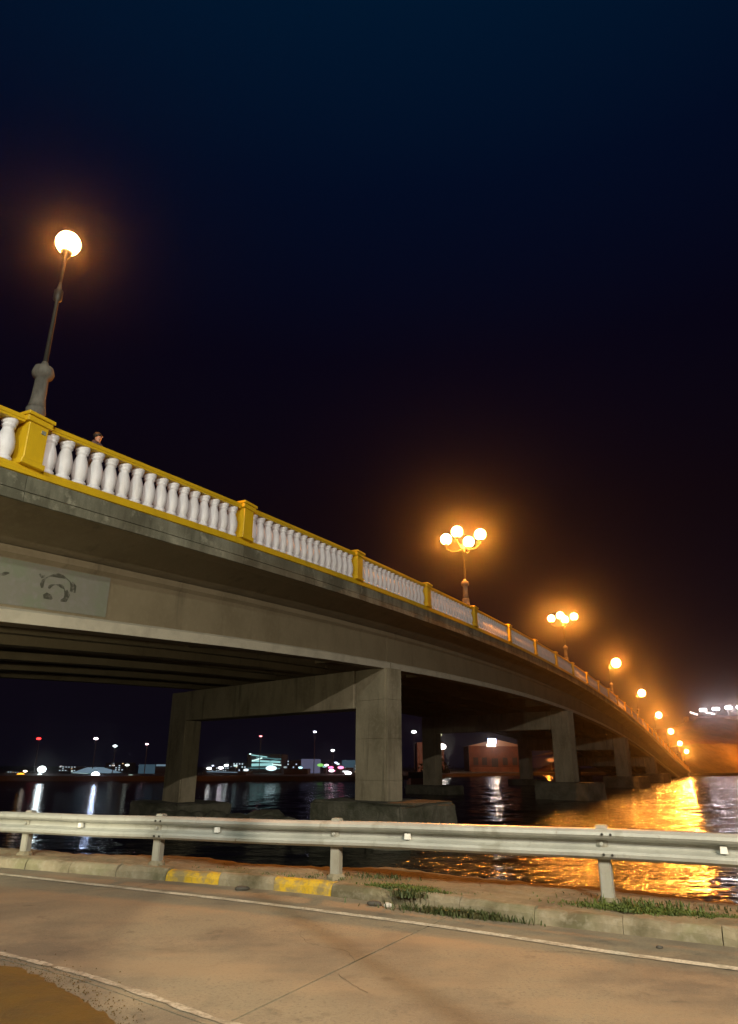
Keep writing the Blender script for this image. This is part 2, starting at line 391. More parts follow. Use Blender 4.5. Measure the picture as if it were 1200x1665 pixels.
# grass and weeds
def blades(name, m, spots, label, seed):
    rnd = random.Random(seed); bm = bmesh.new()
    for (ua, ub, va, vb, n, hh, z0) in spots:
        for k in range(n):
            u = rnd.gauss((ua+ub)/2, (ub-ua)/4); v = rnd.gauss((va+vb)/2, (vb-va)/4); p = cu(u, v, z0)[0]
            a = rnd.uniform(0, 6.283); h = hh*rnd.uniform(.35, 1.15); wd = rnd.uniform(.004, .010); ln = Vector((math.cos(a), math.sin(a), 0))
            s = Vector((-ln.y, ln.x, 0))*wd; mid = p + ln*h*.25 + Vector((0, 0, h*.62)); tip = p + ln*h*rnd.uniform(.4, .8) + Vector((0, 0, h*rnd.uniform(.7, 1)))
            v1, v2, v3, v4, v5 = [bm.verts.new(q) for q in (p-s, p+s, mid+s*.8, mid-s*.8, tip)]
            bm.faces.new((v1, v2, v3, v4)); bm.faces.new((v4, v3, v5))
    return tag(obj(name, bm, m), label, 'grass', kind='stuff')
blades('grass', GRASS, [(3.2, 4.5, .20, .50, 4200, .035, .125), (4.0, 6.4, .2, .5, 1500, .035, .125), (.75, 1.75, .22, .50, 3200, .035, .125), (1.15, 1.75, .45, .62, 500, .05, .13), (3.2, 4.3, .0, .4, 300, .09, .12), (-2, .5, -.2, .3, 400, .03, .125)],
       'short green grass growing on the verge behind the kerb', 3)
blades('weeds', WEED, [(1.35, 2.65, .76, .96, 1100, .08, 0.0), (1.1, 1.5, .55, .75, 300, .08, .1), (2.6, 9, -.25, .05, 500, .06, .12), (-.3, 1.0, -.5, -.1, 250, .05, .12)],
       'dark weeds growing out of the gutter and round the posts', 4)

# loose stones
def stone(loc, s, m, label, cat='stone', seed=0):
    rnd = random.Random(seed); bm = bmesh.new(); bmesh.ops.create_icosphere(bm, subdivisions=2, radius=1)
    for v in bm.verts: v.co = Vector((v.co.x*s[0], v.co.y*s[1], v.co.z*s[2]))*rnd.uniform(.86, 1.1)
    o = obj('stone', bm, m, smooth=True); o.location = loc; tag(o, label, cat); return o
DSTONE = mat('dark_stone', (.06, .055, .045), .8)
LSTONE = mat('pale_stone', (.45, .43, .38), .8)
stone(cu(-1.0, .66, .02)[0], (.10, .06, .03), DSTONE, 'flat black stone lying in the gutter between the two yellow kerb stones', seed=1)
stone(cu(.95, .80, .02)[0], (.09, .05, .03), DSTONE, 'small dark stone in the gutter beside the weeds', seed=2)
stone(cu(1.15, .85, .025)[0], (.05, .035, .03), LSTONE, 'pale pebble in the gutter at the foot of the kerb', seed=3)
stone(cu(4.05, 1.28, .01)[0], (.03, .02, .015), DSTONE, 'tiny dark pebble above the white line near the right end', seed=5)

# ------------------------------------------------------------------ guardrail
gr = empty('guardrail', cu(0, 0, .12)[0]); tag(gr, 'galvanised steel crash barrier of one long rippled beam on short posts beside the road', 'guardrail')
gi = Matrix.Translation(-gr.location)
def gadd(o): o.parent = gr; o.matrix_parent_inverse = gi; return o
zc = lambda u: interp([(-8, .565), (-5.5, .58), (-2.9, .605), (0, .64), (3.4, .695), (9, .70)], u)
WP = [(-.045, .156), (.012, .150), (.050, .122), (.058, .090), (.040, .064), (-.060, .030), (-.060, -.030), (.040, -.064), (.058, -.090), (.050, -.122), (.012, -.150), (-.045, -.156)]
WP2 = WP + [(a-.004, b*.985) for a, b in WP[::-1]]
posts_u = []
for p in RP: posts_u.append(ARC[min(range(len(LINE)), key=lambda i: (LINE[i]-p).length)])
posts_u = [posts_u[0]-2.7*k for k in range(9, 0, -1)] + posts_u + [posts_u[3] + 3.4*k for k in range(1, 7)]
for a, b in zip(posts_u[:-1:2], posts_u[2::2]):                      # beam lengths, each lapping over the next
    bm = bmesh.new(); fr = []
    n = max(4, int((b-a)/.3))
    for i in range(n+1):
        u = a + (b+.16-a)*i/n; lap = .006 if u > b - .01 else 0
        p, d = cu(u, .10 + lap, zc(u) + .004*math.sin(u*1.9)); s = Vector((d.y, -d.x, 0)); fr.append((p, s, Vector((0, 0, 1))))
    sweep(bm, fr, WP2)
    for v in bm.verts: v.co += Vector((0, 0, .004*mn.noise(v.co*1.3))) + Vector((.006*mn.noise(v.co*.9 + Vector((5, 5, 5))), 0, 0))
    gadd(obj('beam', bm, METAL))
    for du in (.03, .12):
        for dz in (-.10, .10):
            p, d = cu(b+du, .10, zc(b)+dz); s = Vector((d.y, -d.x, 0)); bm = bmesh.new(); tube(bm, [p + s*.05, p + s*.072], .014, 7); gadd(obj('bolt', bm, LMET))
for u in posts_u:
    p, d = cu(u); s = Vector((d.y, -d.x, 0)); rz = math.atan2(d.y, d.x)
    bm = bmesh.new(); box(bm, p + Vector((0, 0, (zc(u)+.185)/2 - .02)), (.13, .12, zc(u)+.185+.04), rz)
    bmesh.ops.bevel(bm, geom=bm.edges[:], offset=.012, segments=2, affect='EDGES')
    gadd(obj('post', bm, POSTM))
    bm = bmesh.new(); lathe(bm, [(.13, -.02), (.12, .03), (.085, .06)], 10, p + Vector((0, 0, .11)))
    gadd(obj('post_footing', bm, KERBM))
    bm = bmesh.new()
    for z in (.0,):
        c = p + s*.078 + Vector((0, 0, zc(u)+z)); tube(bm, [c, c + s*.02], .02, 8)
    gadd(obj('bolt', bm, METAL))
REFL = mat('reflector_white', (.85, .84, .78), .3)
for x in ((-4.35), (-1.83), (1.06), (4.6), (-7.0)):
    p, d = cu(x); s = Vector((d.y, -d.x, 0)); bm = bmesh.new()
    c = p + s*.075 + Vector((0, 0, zc(x)))
    q = [c + d*(-.035) + Vector((0, 0, -.03)), c + d*.035 + Vector((0, 0, -.03)), c + d*.03 + Vector((0, 0, .035)), c - d*.03 + Vector((0, 0, .035))]
    vs_ = [bm.verts.new(v) for v in q] + [bm.verts.new(v + s*.05) for v in q]
    for f in ((3, 2, 1, 0), (4, 5, 6, 7), (0, 1, 5, 4), (1, 2, 6, 5), (2, 3, 7, 6), (3, 0, 4, 7)): bm.faces.new([vs_[k] for k in f])
    bmesh.ops.recalc_face_normals(bm, faces=bm.faces[:])
    gadd(obj('reflector', bm, REFL))

# ------------------------------------------------------------------ the bridge
TH = R(26.33); D = Vector((math.sin(TH), math.cos(TH), 0)); N = Vector((-math.cos(TH), math.sin(TH), 0)); O = Vector((-6.955, 12.939, 0))
S = 7.375
ZT = [7.18, 7.76, 8.25, 8.64, 8.95, 9.18, 9.33, 9.42, 9.43, 9.38, 9.26, 9.10, 8.88, 8.62, 8.31, 7.96, 7.58, 7.17, 6.74, 6.28, 5.81, 5.32, 4.83, 4.33, 3.83, 3.33, 2.84, 2.37, 1.91, 1.48, 1.07, .68, .34, .06]
NB = 33
def Z(s):
    i = s/S
    if i < 0: return ZT[0] + i*.58 - .03*i*i*(-1 if i > -6 else 0)
    if i >= NB: return ZT[-1]
    k = int(i); t = i-k
    a, b, c, d = ZT[max(k-1, 0)] if k else ZT[0]-.62, ZT[k], ZT[k+1], ZT[min(k+2, NB)]
    return b + .5*t*((c-a) + t*(2*a-5*b+4*c-d + t*(3*(b-c)+d-a)))
def bp(s, w_, z=0): return O + D*s + N*w_ + Vector((0, 0, Z(s)+z))
WID = 19.4
bridge = empty('bridge', O + Vector((0, 0, 0))); tag(bridge, 'long humped concrete road bridge with a yellow and white balustrade, crossing dark water', 'bridge')
bi = Matrix.Translation(-bridge.location)
def badd(o, parent=None):
    o.parent = parent or bridge; o.matrix_parent_inverse = bi; return o
I0 = -5
def frames(sa, sb, step=S/2):
    n = max(1, round((sb-sa)/step)); return [(bp(sa+(sb-sa)*i/n, 0), N, Vector((0, 0, 1))) for i in range(n+1)]
bm = bmesh.new(); sweep(bm, frames(I0*S, NB*S), [(.10, -.20), (.10, -.70), (.5, -.78), (1.9, -1.45), (WID-1.9, -1.45), (WID-.5, -.78), (WID-.1, -.70), (WID-.1, -.20), (WID-.9, -.20), (WID-1, -.32), (1.6, -.32), (1.5, -.20)])
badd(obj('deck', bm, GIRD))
for i in range(I0, NB):                                          # fascia panels, one to a bay
    a, b = i*S+.012, (i+1)*S-.012
    bm = bmesh.new(); sweep(bm, frames(a, b), [(.097, -.205), (0.0, -.205), (0.0, -.535), (.022, -.545), (.022, -.555), (-.018, -.565), (-.018, -.76), (.06, -.76), (.097, -.74)])
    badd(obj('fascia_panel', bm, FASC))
# girders of each span, resting on the bents
SK = Vector((-.709, .705, 0))                                    # direction of the skewed bents
BENT = [20.8 + 41.2*k for k in range(-1, 6)]
skoff = SK.dot(D)/SK.dot(N)
GP = [(-.18, -1.30), (-.18, -1.46), (-.10, -1.56), (-.10, -2.64), (-.30, -2.72), (-.30, -2.99), (.30, -2.99), (.30, -2.78), (.10, -2.60), (.10, -1.56), (.18, -1.46), (.18, -1.30)]
for gw in (1.62, 5.6, 9.6, 13.6, 17.6):
    sh = (gw-2)*skoff
    ends = [I0*S] + [b + sh for b in BENT[1:]] + [NB*S - 4]
    for a, b in zip(ends, ends[1:]):
        if b - a < 1: continue
        n = 10; fr = [(bp(a+.03+(b-a-.06)*i/n, gw), N, Vector((0, 0, 1))) for i in range(n+1)]
        bm = bmesh.new(); sweep(bm, fr, GP)
        bm.faces.index_update(); bm.faces.ensure_lookup_table()
        for f in list(bm.faces)[:120]:
            if gw < 2 and f.index % 12 in (3, 4): f.material_index = 1
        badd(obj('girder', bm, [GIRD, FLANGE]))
# cross diaphragms
for b in BENT[1:]:
    for off in (-.9, -10.3, -20.6, -30.9):
        bm = bmesh.new()
        for ga, gb in ((1.73, 5.49), (5.71, 9.49), (9.71, 13.49), (13.71, 17.49)):
            s0 = b + off; 
            fr = [(bp(s0 + (g-2)*skoff, g), D, Vector((0, 0, 1))) for g in (ga, gb)]
            sweep(bm, fr, [(-.14, -1.40), (-.14, -2.5), (.14, -2.5), (.14, -1.40)])
        if b+off < NB*S-10: badd(obj('cross_beam', bm, GIRD))
# bents
def plane_z(s): return Z(s) - 2.99
rzb = math.atan2(SK.y, SK.x)
for k, b in enumerate(BENT[1:]):
    c0 = O + D*b + N*2.0; c1 = c0 + SK*16.4
    top = Z(b) - 3.0; cb = top - 1.70
    foot = -.0
    if top < .8: continue
    pier = empty('pier', c0 + Vector((0, 0, foot))); badd(pier)
    pier.matrix_parent_inverse = bi
    def padd(o): o.parent = pier; o.matrix_parent_inverse = Matrix.Translation(-pier.location) ; return o
    low = min(cb, top-.6)
    low = max(low, .3)
    for j, c in enumerate((c0, c1)):
        bm = bmesh.new(); zt = top - .002; zb = -.1 if j == 0 else -.65
        wx, wy = 1.95, 1.1
        lv = [zb, .9 + random.uniform(-.2, .2), 2.55, 4.2, zt]; lv = [q for q in lv if q <= zt]; lv = lv if lv[-1] == zt else lv + [zt]
        if len(lv) > 2 and lv[-1] - lv[-2] < .5: lv.pop(-2)
        for q0, q1 in zip(lv, lv[1:]): box(bm, c + Vector((0, 0, (q1+q0)/2)), (wx, wy, q1-q0-.02), rzb)
        box(bm, c + Vector((0, 0, (zt+zb)/2)), (wx-.06, wy-.06, zt-zb-.05), rzb)
        bmesh.ops.bevel(bm, geom=[e for e in bm.edges if abs((e.verts[0].co-e.verts[1].co).z) > .3], offset=.08, segments=2, affect='EDGES')
        for zc_ in (1.9, ):
            pass
        padd(obj('column', bm, CONC))
        bm = bmesh.new(); zf = .02 if j == 0 else -.62
        box(bm, c + SK*(-.2) + Vector((0, 0, (zf-2.6)/2)), (5.4, 3.6, zf+2.6), rzb)
        bmesh.ops.bevel(bm, geom=bm.edges[:], offset=.12, segments=2, affect='EDGES')
        bmesh.ops.subdivide_edges(bm, edges=bm.edges[:], cuts=3, use_grid_fill=True)
        for v in bm.verts: v.co += Vector((random.uniform(-.06, .06), random.uniform(-.06, .06), random.uniform(-.05, .04)))
        padd(obj('footing', bm, ROCK))
    # bearing cap beam between the columns and its two short ends
    bm = bmesh.new(); m_ = (c0+c1)/2
    box(bm, m_ + Vector((0, 0, (top+low)/2)), ((c1-c0).length - 1.95 - .006, 1.3, top-low-.006), rzb)
    bmesh.ops.bevel(bm, geom=bm.edges[:], offset=.03, segments=1, affect='EDGES')
    padd(obj('cap_beam', bm, CONC))
# abutment at the far end
bm = bmesh.new(); sE = NB*S - 4
sweep(bm, [(O + D*(sE+.01), N, Vector((0, 0, 1))), (O + D*(NB*S+6), N, Vector((0, 0, 1)))], [(0.3, -3), (.3, -.72+.06), (WID-.3, -.72+.06), (WID-.3, -3)])
badd(obj('abutment', bm, CONC))

# overpainted patch with graffiti on the first girder
pw = 1.62 - .10 - .014
def gp(s, z, off=0): return O + D*s + N*(pw-off) + Vector((0, 0, Z(s)+z))
bm = bmesh.new(); fr = [(gp(-2.5+6.4*i/8, 0), N, Vector((0, 0, 1))) for i in range(9)]
sweep(bm, fr, [(0, -1.58), (0, -2.58), (.012, -2.58), (.012, -1.58)])
patch = badd(obj('paint_patch', bm, PATCH))
def stroke(pts, wd):
    bm = bmesh.new(); prev = None
    pts = [Vector(p) for p in pts]
    for i, p in enumerate(pts):
        t = (pts[min(i+1, len(pts)-1)] - pts[max(i-1, 0)]).normalized(); nn = Vector((-t.y, t.x))
        wv = wd*(.7+.5*math.sin(i*1.3)); q = (p+nn*wv, p-nn*wv)
        cur = [bm.verts.new(gp(v.x, v.y, .004)) for v in q]
        if prev: bm.faces.new((prev[0], cur[0], cur[1], prev[1]))
        prev = cur
    bmesh.ops.recalc_face_normals(bm, faces=bm.faces[:])
    g_ = obj('graffiti', bm, GRAF); g_.parent = patch
stroke([(2.35+.42*math.cos(a), -2.02+.26*math.sin(a)) for a in [R(200-18*k) for k in range(13)]], .045)
stroke([(2.35+.22*math.cos(a), -2.10+.12*math.sin(a)) for a in [R(180-20*k) for k in range(10)]], .035)
stroke([(2.60, -2.08), (2.66, -2.18), (2.62, -2.30), (2.5, -2.34)], .07)
stroke([(2.02, -2.30), (2.10, -2.27), (2.2, -2.29), (2.26, -2.33)], .065)
stroke([(1.82, -1.80), (1.9, -1.86), (1.98, -1.83)], .03)
stroke([(.6+.06*k, -1.93+.03*math.sin(k)) for k in range(9)], .035)
stroke([(.0+.05*k, -1.80-.02*k+.03*math.sin(k*2)) for k in range(7)], .03)
stroke([(2.75, -1.85), (2.85, -1.95), (2.86, -2.1)], .03)

# balustrade
bal = empty('balustrade', O + Vector((0, 0, Z(0)))); badd(bal); bal.matrix_parent_inverse = bi
def ladd(o): o.parent = bal; o.matrix_parent_inverse = Matrix.Translation(-bal.location); return o
bbm = bmesh.new()
lathe(bbm, [(.17, 0), (.17, .075), (.13, .09), (.135, .12), (.165, .20), (.185, .32), (.178, .44), (.145, .58), (.115, .68), (.112, .73), (.14, .745), (.14, .78), (.12, .80), (.16, .83), (.165, .915)], 14)
for f in bbm.faces: f.smooth = True
bme = bpy.data.meshes.new('baluster'); bbm.to_mesh(bme); bbm.free(); bme.materials.append(WHT)
def shear(sl):  # long pieces follow the deck's slope
    return sl
cnt = 0; rest = bmesh.new()
for i in range(I0, NB):
    a, b = i*S + .29, (i+1)*S - .29
    bm = bmesh.new(); sweep(bm, frames(a, b, S/3), [(.035, .90), (-.012, .905), (-.012, .95), (-.03, .965), (-.03, 1.045), (.0, 1.06), (.32, 1.06), (.35, 1.045), (.35, .965), (.332, .95), (.332, .905), (.285, .90)])
    ladd(obj('top_rail', bm, YEL))
    bm = bmesh.new(); sweep(bm, frames(i*S+.002, (i+1)*S-.002, S/3), [(.0, -.198), (-.03, -.19), (-.03, -.10), (0.0, -.085), (0.0, -.003), (.34, -.003), (.34, -.198)])
    ladd(obj('plinth', bm, YEL))
    for k in range(16):
        s = a + (b-a)*(k+.5)/16
        p = bp(s, .16, -.004)
        if -2 <= i <= 16 and cnt < 300:
            o = bpy.data.objects.new('baluster', bme); o.location = p; o.rotation_euler.z = random.uniform(0, 1); link(o); ladd(o); cnt += 1
        else:
            r = bmesh.ops.create_cone(rest, cap_ends=False, segments=6, radius1=.12, radius2=.08, depth=.9, matrix=Matrix.Translation(p + Vector((0, 0, .45))))
tag(ladd(obj('baluster', rest, WHT)), kind='stuff')
pbm = bmesh.new()
box(pbm, (0, 0, .46), (.46, .50, .92)); box(pbm, (0, 0, .985), (.60, .56, .12)); box(pbm, (0, 0, 1.085), (.66, .64, .08)); box(pbm, (0, 0, 1.14), (.52, .50, .03)); box(pbm, (0, 0, .04), (.56, .555, .12))
bmesh.ops.bevel(pbm, geom=pbm.edges[:], offset=.012, segments=1, affect='EDGES')
pme = bpy.data.meshes.new('baluster_post'); pbm.to_mesh(pme); pbm.free(); pme.materials.append(YEL)
for i in range(I0, NB+1):
    o = bpy.data.objects.new('post', pme); o.location = bp(i*S, .16, -.0); o.rotation_euler.z = math.atan2(D.y, D.x); link(o); ladd(o)
# small round lamp base fitting in front post and a plate
bm = bmesh.new(); box(bm, bp(.12, -.098, .78), (.10, .012, .08), math.atan2(D.y, D.x)); badd(obj('wall_box', bm, mat('grey_fitting', (.22, .23, .19), .6)), bal)
bal.children[-1].matrix_parent_inverse = Matrix.Translation(-bal.location)
# balustrade on the far side
bm = bmesh.new()
sweep(bm, [(o + N*(WID-.34), s, u) for o, s, u in frames(I0*S, NB*S)], [(0, .90), (0, 1.06), (.32, 1.06), (.32, .90)])
sweep(bm, [(o + N*(WID-.34), s, u) for o, s, u in frames(I0*S, NB*S)], [(.0, -.19), (.0, -.003), (.34, -.003), (.34, -.19)])
for i in range(I0, NB+1): box(bm, bp(i*S, WID-.17, .50), (.46, .46, 1.05), math.atan2(D.y, D.x))
badd(obj('far_parapet', bm, YEL))
bm = bmesh.new()
for i in range(I0, NB):
    for k in range(16):
        bmesh.ops.create_cone(bm, cap_ends=False, segments=6, radius1=.12, radius2=.08, depth=.9, matrix=Matrix.Translation(bp(i*S+.29+(S-.58)*(k+.5)/16, WID-.17, .446)))
tag(badd(obj('far_baluster', bm, WHT)), kind='stuff')

# ------------------------------------------------------------------ lamps on the bridge
RA = 1.08
def arm_bm(a):
    bm = bmesh.new(); d = Vector((math.cos(a), math.sin(a), 0))
    pts = [d*.05 + Vector((0, 0, 4.75)), d*.35 + Vector((0, 0, 4.62)), d*.75 + Vector((0, 0, 4.66)), d*(RA) + Vector((0, 0, 4.86)), d*RA + Vector((0, 0, 5.06))]
    tube(bm, pts, [.035, .03, .028, .028, .03], 7); lathe(bm, [(.05, 0), (.13, .05), (.15, .10), (.10, .13)], 10, d*RA + Vector((0, 0, 5.04)))
    return bm
def globe_bm(a):
    bm = bmesh.new(); d = Vector((math.cos(a), math.sin(a), 0))
    bmesh.ops.create_uvsphere(bm, u_segments=20, v_segments=12, radius=.34, matrix=Matrix.Translation(d*RA + Vector((0, 0, 5.48))))
    return bm
def make_lamp(four, power, rad=.27):
    t = empty('bridge_lamp')
    bm = bmesh.new()
    lathe(bm, [(.42, 0), (.42, .5), (.40, .9), (.36, 1.15), (.24, 1.32), (.21, 1.5), (.22, 1.62), (.19, 1.68)], 8)
    obj('base', bm, LBASE, t, True)
    bm = bmesh.new(); lathe(bm, [(.19, 1.68), (.155, 1.9), (.14, 2.35), (.14, 2.42), (.22, 2.47), (.24, 2.56), (.22, 2.64), (.20, 2.70), (.10, 2.74), (.065, 2.85)], 14)
    obj('capital', bm, LBASE, t, True)
    bm = bmesh.new(); lathe(bm, [(.055, 2.85), (.042, 4.5), (.10, 4.55), (.10, 4.8), (.06, 4.85), (.03, 5.05), (.02, 5.12)], 10)
    obj('pole', bm, LMET, t, True)
    ang = math.atan2(D.y, D.x)
    if four:
        for k in range(4):
            a = ang + k*math.pi/2
            obj('arm', arm_bm(a), LMET, t, True); obj('globe', globe_bm(a), GLOW, t, True)
            light('bulb', (RA*math.cos(a), RA*math.sin(a), 5.48), power/4, SODIUM, .12, t)
    else:
        top = rad < .4; q = Vector((0, 0, 6.2)) if top else Vector((-N.x, -N.y, 0))*.9 + Vector((0, 0, 5.3))
        bm = bmesh.new()
        if top: lathe(bm, [(.03, 5.0), (.04, 5.75), (.11, 5.86), (.14, 5.94), (.10, 5.98)], 10)
        else: tube(bm, [(0, 0, 4.7), q*.5 + Vector((0, 0, 1.9)), q + Vector((0, 0, -rad-.12)), q + Vector((0, 0, -rad+.03))], [.035, .03, .03, .10], 7)
        obj('arm', bm, LMET, t, True)
        bm = bmesh.new(); bmesh.ops.create_uvsphere(bm, u_segments=20, v_segments=12, radius=rad, matrix=Matrix.Translation(q)); obj('globe', bm, GLOW, t, True)
        light('bulb', q, power, SODIUM, .12, t)
    return t
LAMPS = [(0, 0, .22, 'nearest bridge lamp, lone lit globe over a grey stepped base behind the yellow post'),
         (4, 1, 2.0, 'bridge lamp with four orange globes ablaze, the highest and largest cluster'),
         (8, 1, 1.7, 'second bridge lamp with four blazing globes, smaller and lower than the first cluster'),
         (12, 0, 1, 'bridge lamp with one blob of light, first beyond the two four-globe clusters'),
         (16, 0, 1, 'bridge lamp with one blob of light, second beyond the two four-globe clusters'),
         (20, 0, 1, 'bridge lamp with one blob of light, third beyond the two four-globe clusters'),
         (24, 0, 1, 'bridge lamp with one blob of light, fourth beyond the two four-globe clusters'),
         (28, 0, 1, 'distant bridge lamp, last but one before the far bank, above the lowest light'),
         (32, 0, 1, 'farthest and lowest bridge lamp, where the bridge meets the far bank')]
for i, four, pw_, lb in LAMPS:
    t = make_lamp(four, P_BRIDGE*pw_, .29 if i == 0 else .58); t.location = bp(i*S + (.35 if i == 0 else 0), .62 if i == 0 else .50, -.2); tag(t, lb, 'street lamp', 'lamps along the bridge parapet')
    t.location.z = Z(i*S) - .02

# ------------------------------------------------------------------ person on the bridge
SKIN = mat('skin', (.42, .22, .14), .5); SHIRT = mat('dark_shirt', (.05, .05, .07), .8); HAIR = mat('dark_hair', (.02, .015, .012), .6); TROU = mat('dark_trousers', (.04, .04, .05), .8)
def skinned(name, verts, edges, rad, m, parent, root=0, sub=2):
    me = bpy.data.meshes.new(name); me.from_pydata(verts, edges, []); o = link(bpy.data.objects.new(name, me), parent); me.materials.append(m)
    o.modifiers.new('skin', 'SKIN'); me.skin_vertices[0].data[root].use_root = True
    for v, r in zip(me.skin_vertices[0].data, rad): v.radius = (r, r*.85) if not isinstance(r, tuple) else r
    s = o.modifiers.new('sub', 'SUBSURF'); s.levels = sub; s.render_levels = sub
    o.modifiers['skin'].use_smooth_shade = True
    return o
pt = at(158, 712, 14.2)
pers = empty('person', (0, 0, 0)); tag(pers, 'person with dark hair on the bridge walkway, only the head showing over the yellow rail', 'person')
V = [(0, 0, .92), (0, 0, 1.15), (0, .01, 1.38), (0, .01, 1.47), (0, 0, 1.56), (0, .01, 1.66), (.10, 0, .88), (.11, .03, .48), (.12, -.01, .08), (.12, .13, .04), (-.10, 0, .88), (-.11, -.05, .48), (-.12, -.10, .09), (-.12, .04, .04),
     (.19, .0, 1.38), (.24, .02, 1.10), (.24, .12, .86), (-.19, 0, 1.38), (-.25, -.02, 1.10), (-.24, .08, .86), (.24, .15, .78), (-.24, .11, .78)]
E_ = [(0, 1), (1, 2), (2, 3), (3, 4), (4, 5), (0, 6), (6, 7), (7, 8), (8, 9), (0, 10), (10, 11), (11, 12), (12, 13), (2, 14), (14, 15), (15, 16), (2, 17), (17, 18), (18, 19), (16, 20), (19, 21)]
RD = [(.15, .11), (.14, .10), (.16, .11), .055, (.085, .09), (.075, .09), .085, .06, .045, .035, .085, .06, .045, .035, .055, .042, .032, .055, .042, .032, .03, .03]
body = skinned('body', V, E_, RD, SKIN, pers)
bm = bmesh.new(); bmesh.ops.create_uvsphere(bm, u_segments=16, v_segments=10, radius=1, matrix=Matrix.Translation((0, -.02, 1.655)) @ Matrix.Diagonal((.090, .105, .095, 1)))
for v in [v for v in bm.verts if v.co.z < 1.62 and v.co.y > -.02]: v.co.z = 1.70; v.co.y *= .8
obj('hair', bm, HAIR, pers, True)
bm = bmesh.new()                                            # shirt: tapered shell over chest and shoulders
lathe(bm, [(.19, .90), (.18, 1.0), (.175, 1.15), (.20, 1.32), (.19, 1.40), (.10, 1.46), (.07, 1.48)], 16)
for v in bm.verts: v.co.y *= .72
obj('shirt', bm, SHIRT, pers, True)
for sx in (-1, 1):
    bm = bmesh.new(); tube(bm, [(sx*.17, 0, 1.40), (sx*.215, .005, 1.30), (sx*.24, .01, 1.12)], [.075, .068, .055], 10); obj('sleeve', bm, SHIRT, pers, True)
    bm = bmesh.new(); tube(bm, [(sx*.095, 0, .95), (sx*.11, .0 if sx > 0 else -.03, .5), (sx*.12, -.01 if sx > 0 else -.09, .09)], [.115, .085, .062], 10); obj('trouser_leg', bm, TROU, pers, True)
bm = bmesh.new(); bmesh.ops.create_cone(bm, cap_ends=True, segments=8, radius1=.018, radius2=.008, depth=.045, matrix=Matrix.Translation((0, .10, 1.615)) @ Matrix.Rotation(R(-60), 4, 'X')); obj('nose', bm, SKIN, pers, True)
PS = 2.25
pers.location = O + D*PS + N*.80 + Vector((0, 0, Z(PS)-.20+.24)); pers.rotation_euler.z = math.atan2(D.y, D.x) - R(150)

# ------------------------------------------------------------------ water and far land
bm = bmesh.new()
box_v = [(-600, -60), (800, -60), (800, 760), (-600, 760)]
wx0, wx1, wy0, wy1 = -12, 148, 13.0, 243
for xa, ya, xb, yb in ((-600, -60, wx0, 760), (wx1, -60, 800, 760), (wx0, -60, wx1, wy0), (wx0, wy1, wx1, 760)):
    bm.faces.new([bm.verts.new((x, y, WATER_Z)) for x, y in ((xa, ya), (xb, ya), (xb, yb), (xa, yb))])
nx, ny = 270, 520; rows = []
for j in range(ny+1):
    y = wy0 + (wy1-wy0)*j/ny; row = []
    for i in range(nx+1):
        x = wx0 + (wx1-wx0)*i/nx; f = min(1, min(x-wx0, wx1-x, y-wy0, wy1-y)/4)
        a = x + .25*y; b_ = y - .2*x
        h = .075*mn.noise(Vector((a*.33, b_*.62, 1))) + .040*mn.noise(Vector((a*.8, b_*1.5, 5)))
        row.append(bm.verts.new((x, y, WATER_Z + h*f)))
    rows.append(row)
for j in range(ny):
    for i in range(nx): bm.faces.new((rows[j][i], rows[j][i+1], rows[j+1][i+1], rows[j+1][i])).smooth = True
tag(obj('water', bm, WATER), kind='structure')
def landmass(name, front, m, depth=(0, 300), z=.0, zback=None, face=None):
    # front: shoreline points at water level, left to right
    bm = bmesh.new(); a = [bm.verts.new((p[0], p[1], -2.2)) for p in front]; b = [bm.verts.new((p[0], p[1], z)) for p in front]
    c = [bm.verts.new((p[0]*1.0+depth[0], p[1]+depth[1], zback if zback is not None else z)) for p in front]
    for i in range(len(front)-1):
        bm.faces.new((a[i], a[i+1], b[i+1], b[i])); bm.faces.new((b[i], b[i+1], c[i+1], c[i]))
    bmesh.ops.recalc_face_normals(bm, faces=bm.faces[:])
    return tag(obj(name, bm, m), kind='structure')
quay = [(-330, 95), (-140, 112), (-61, 124), (-32, 131), (1, 140), (14, 150), (20, 185), (40, 215), (62, 236), (84, 237), (118, 242), (150, 268), (185, 292), (260, 330), (420, 400), (640, 470)]
landmass('quay', quay, LAND, (0, 290), -.7)

# ------------------------------------------------------------------ far town, left
def lamp_spot(p, r, c, s, label, pole=True, group=None, nm='mast_lamp', cat='mast light', flat=.45):
    t = empty(nm, (p.x, p.y, -.7)); h = p.z + .7
    bm = bmesh.new(); bmesh.ops.create_uvsphere(bm, u_segments=12, v_segments=8, radius=1, matrix=Matrix.Translation((0, 0, h)) @ Matrix.Diagonal((r, r, r*flat, 1)))
    obj('lamp_head', bm, emis('lit_'+nm, c, s), t, True)
    bm = bmesh.new(); tube(bm, [(0, .3, 0), (0, .3, h+.2)], [.10, .06], 6); tube(bm, [(0, .3, h+.15), (0, -.05, h+.12)], .05, 6); obj('pole', bm, LMET, t)
    tag(t, label, cat, group); return t
WH = (1, .97, .92)
lamp_spot(at(63, 1201, 150), .45, (1, .03, .03), 6, 'deep red mast light high over the water, leftmost of the high lights')
lamp_spot(at(156, 1201, 150), .45, (1, .75, .8), 9, 'pinkish white mast light high between the red one and the far column')
lamp_spot(at(187, 1213, 150), .40, (.85, 1, 1), 9, 'white mast light a little lower, just right of the pinkish one')
lamp_spot(at(239, 1210, 150), .33, (1, .55, .65), 7, 'small pink mast light nearest the far bridge column')
lamp_spot(at(424, 1197, 165), .33, (1, .25, .3), 5, 'dim red mast light above the pale terraced building, seen under the bridge')
lamp_spot(at(512, 1190, 165), .37, (.75, .72, 1), 9, 'bluish white mast light, highest seen between the two bridge columns')
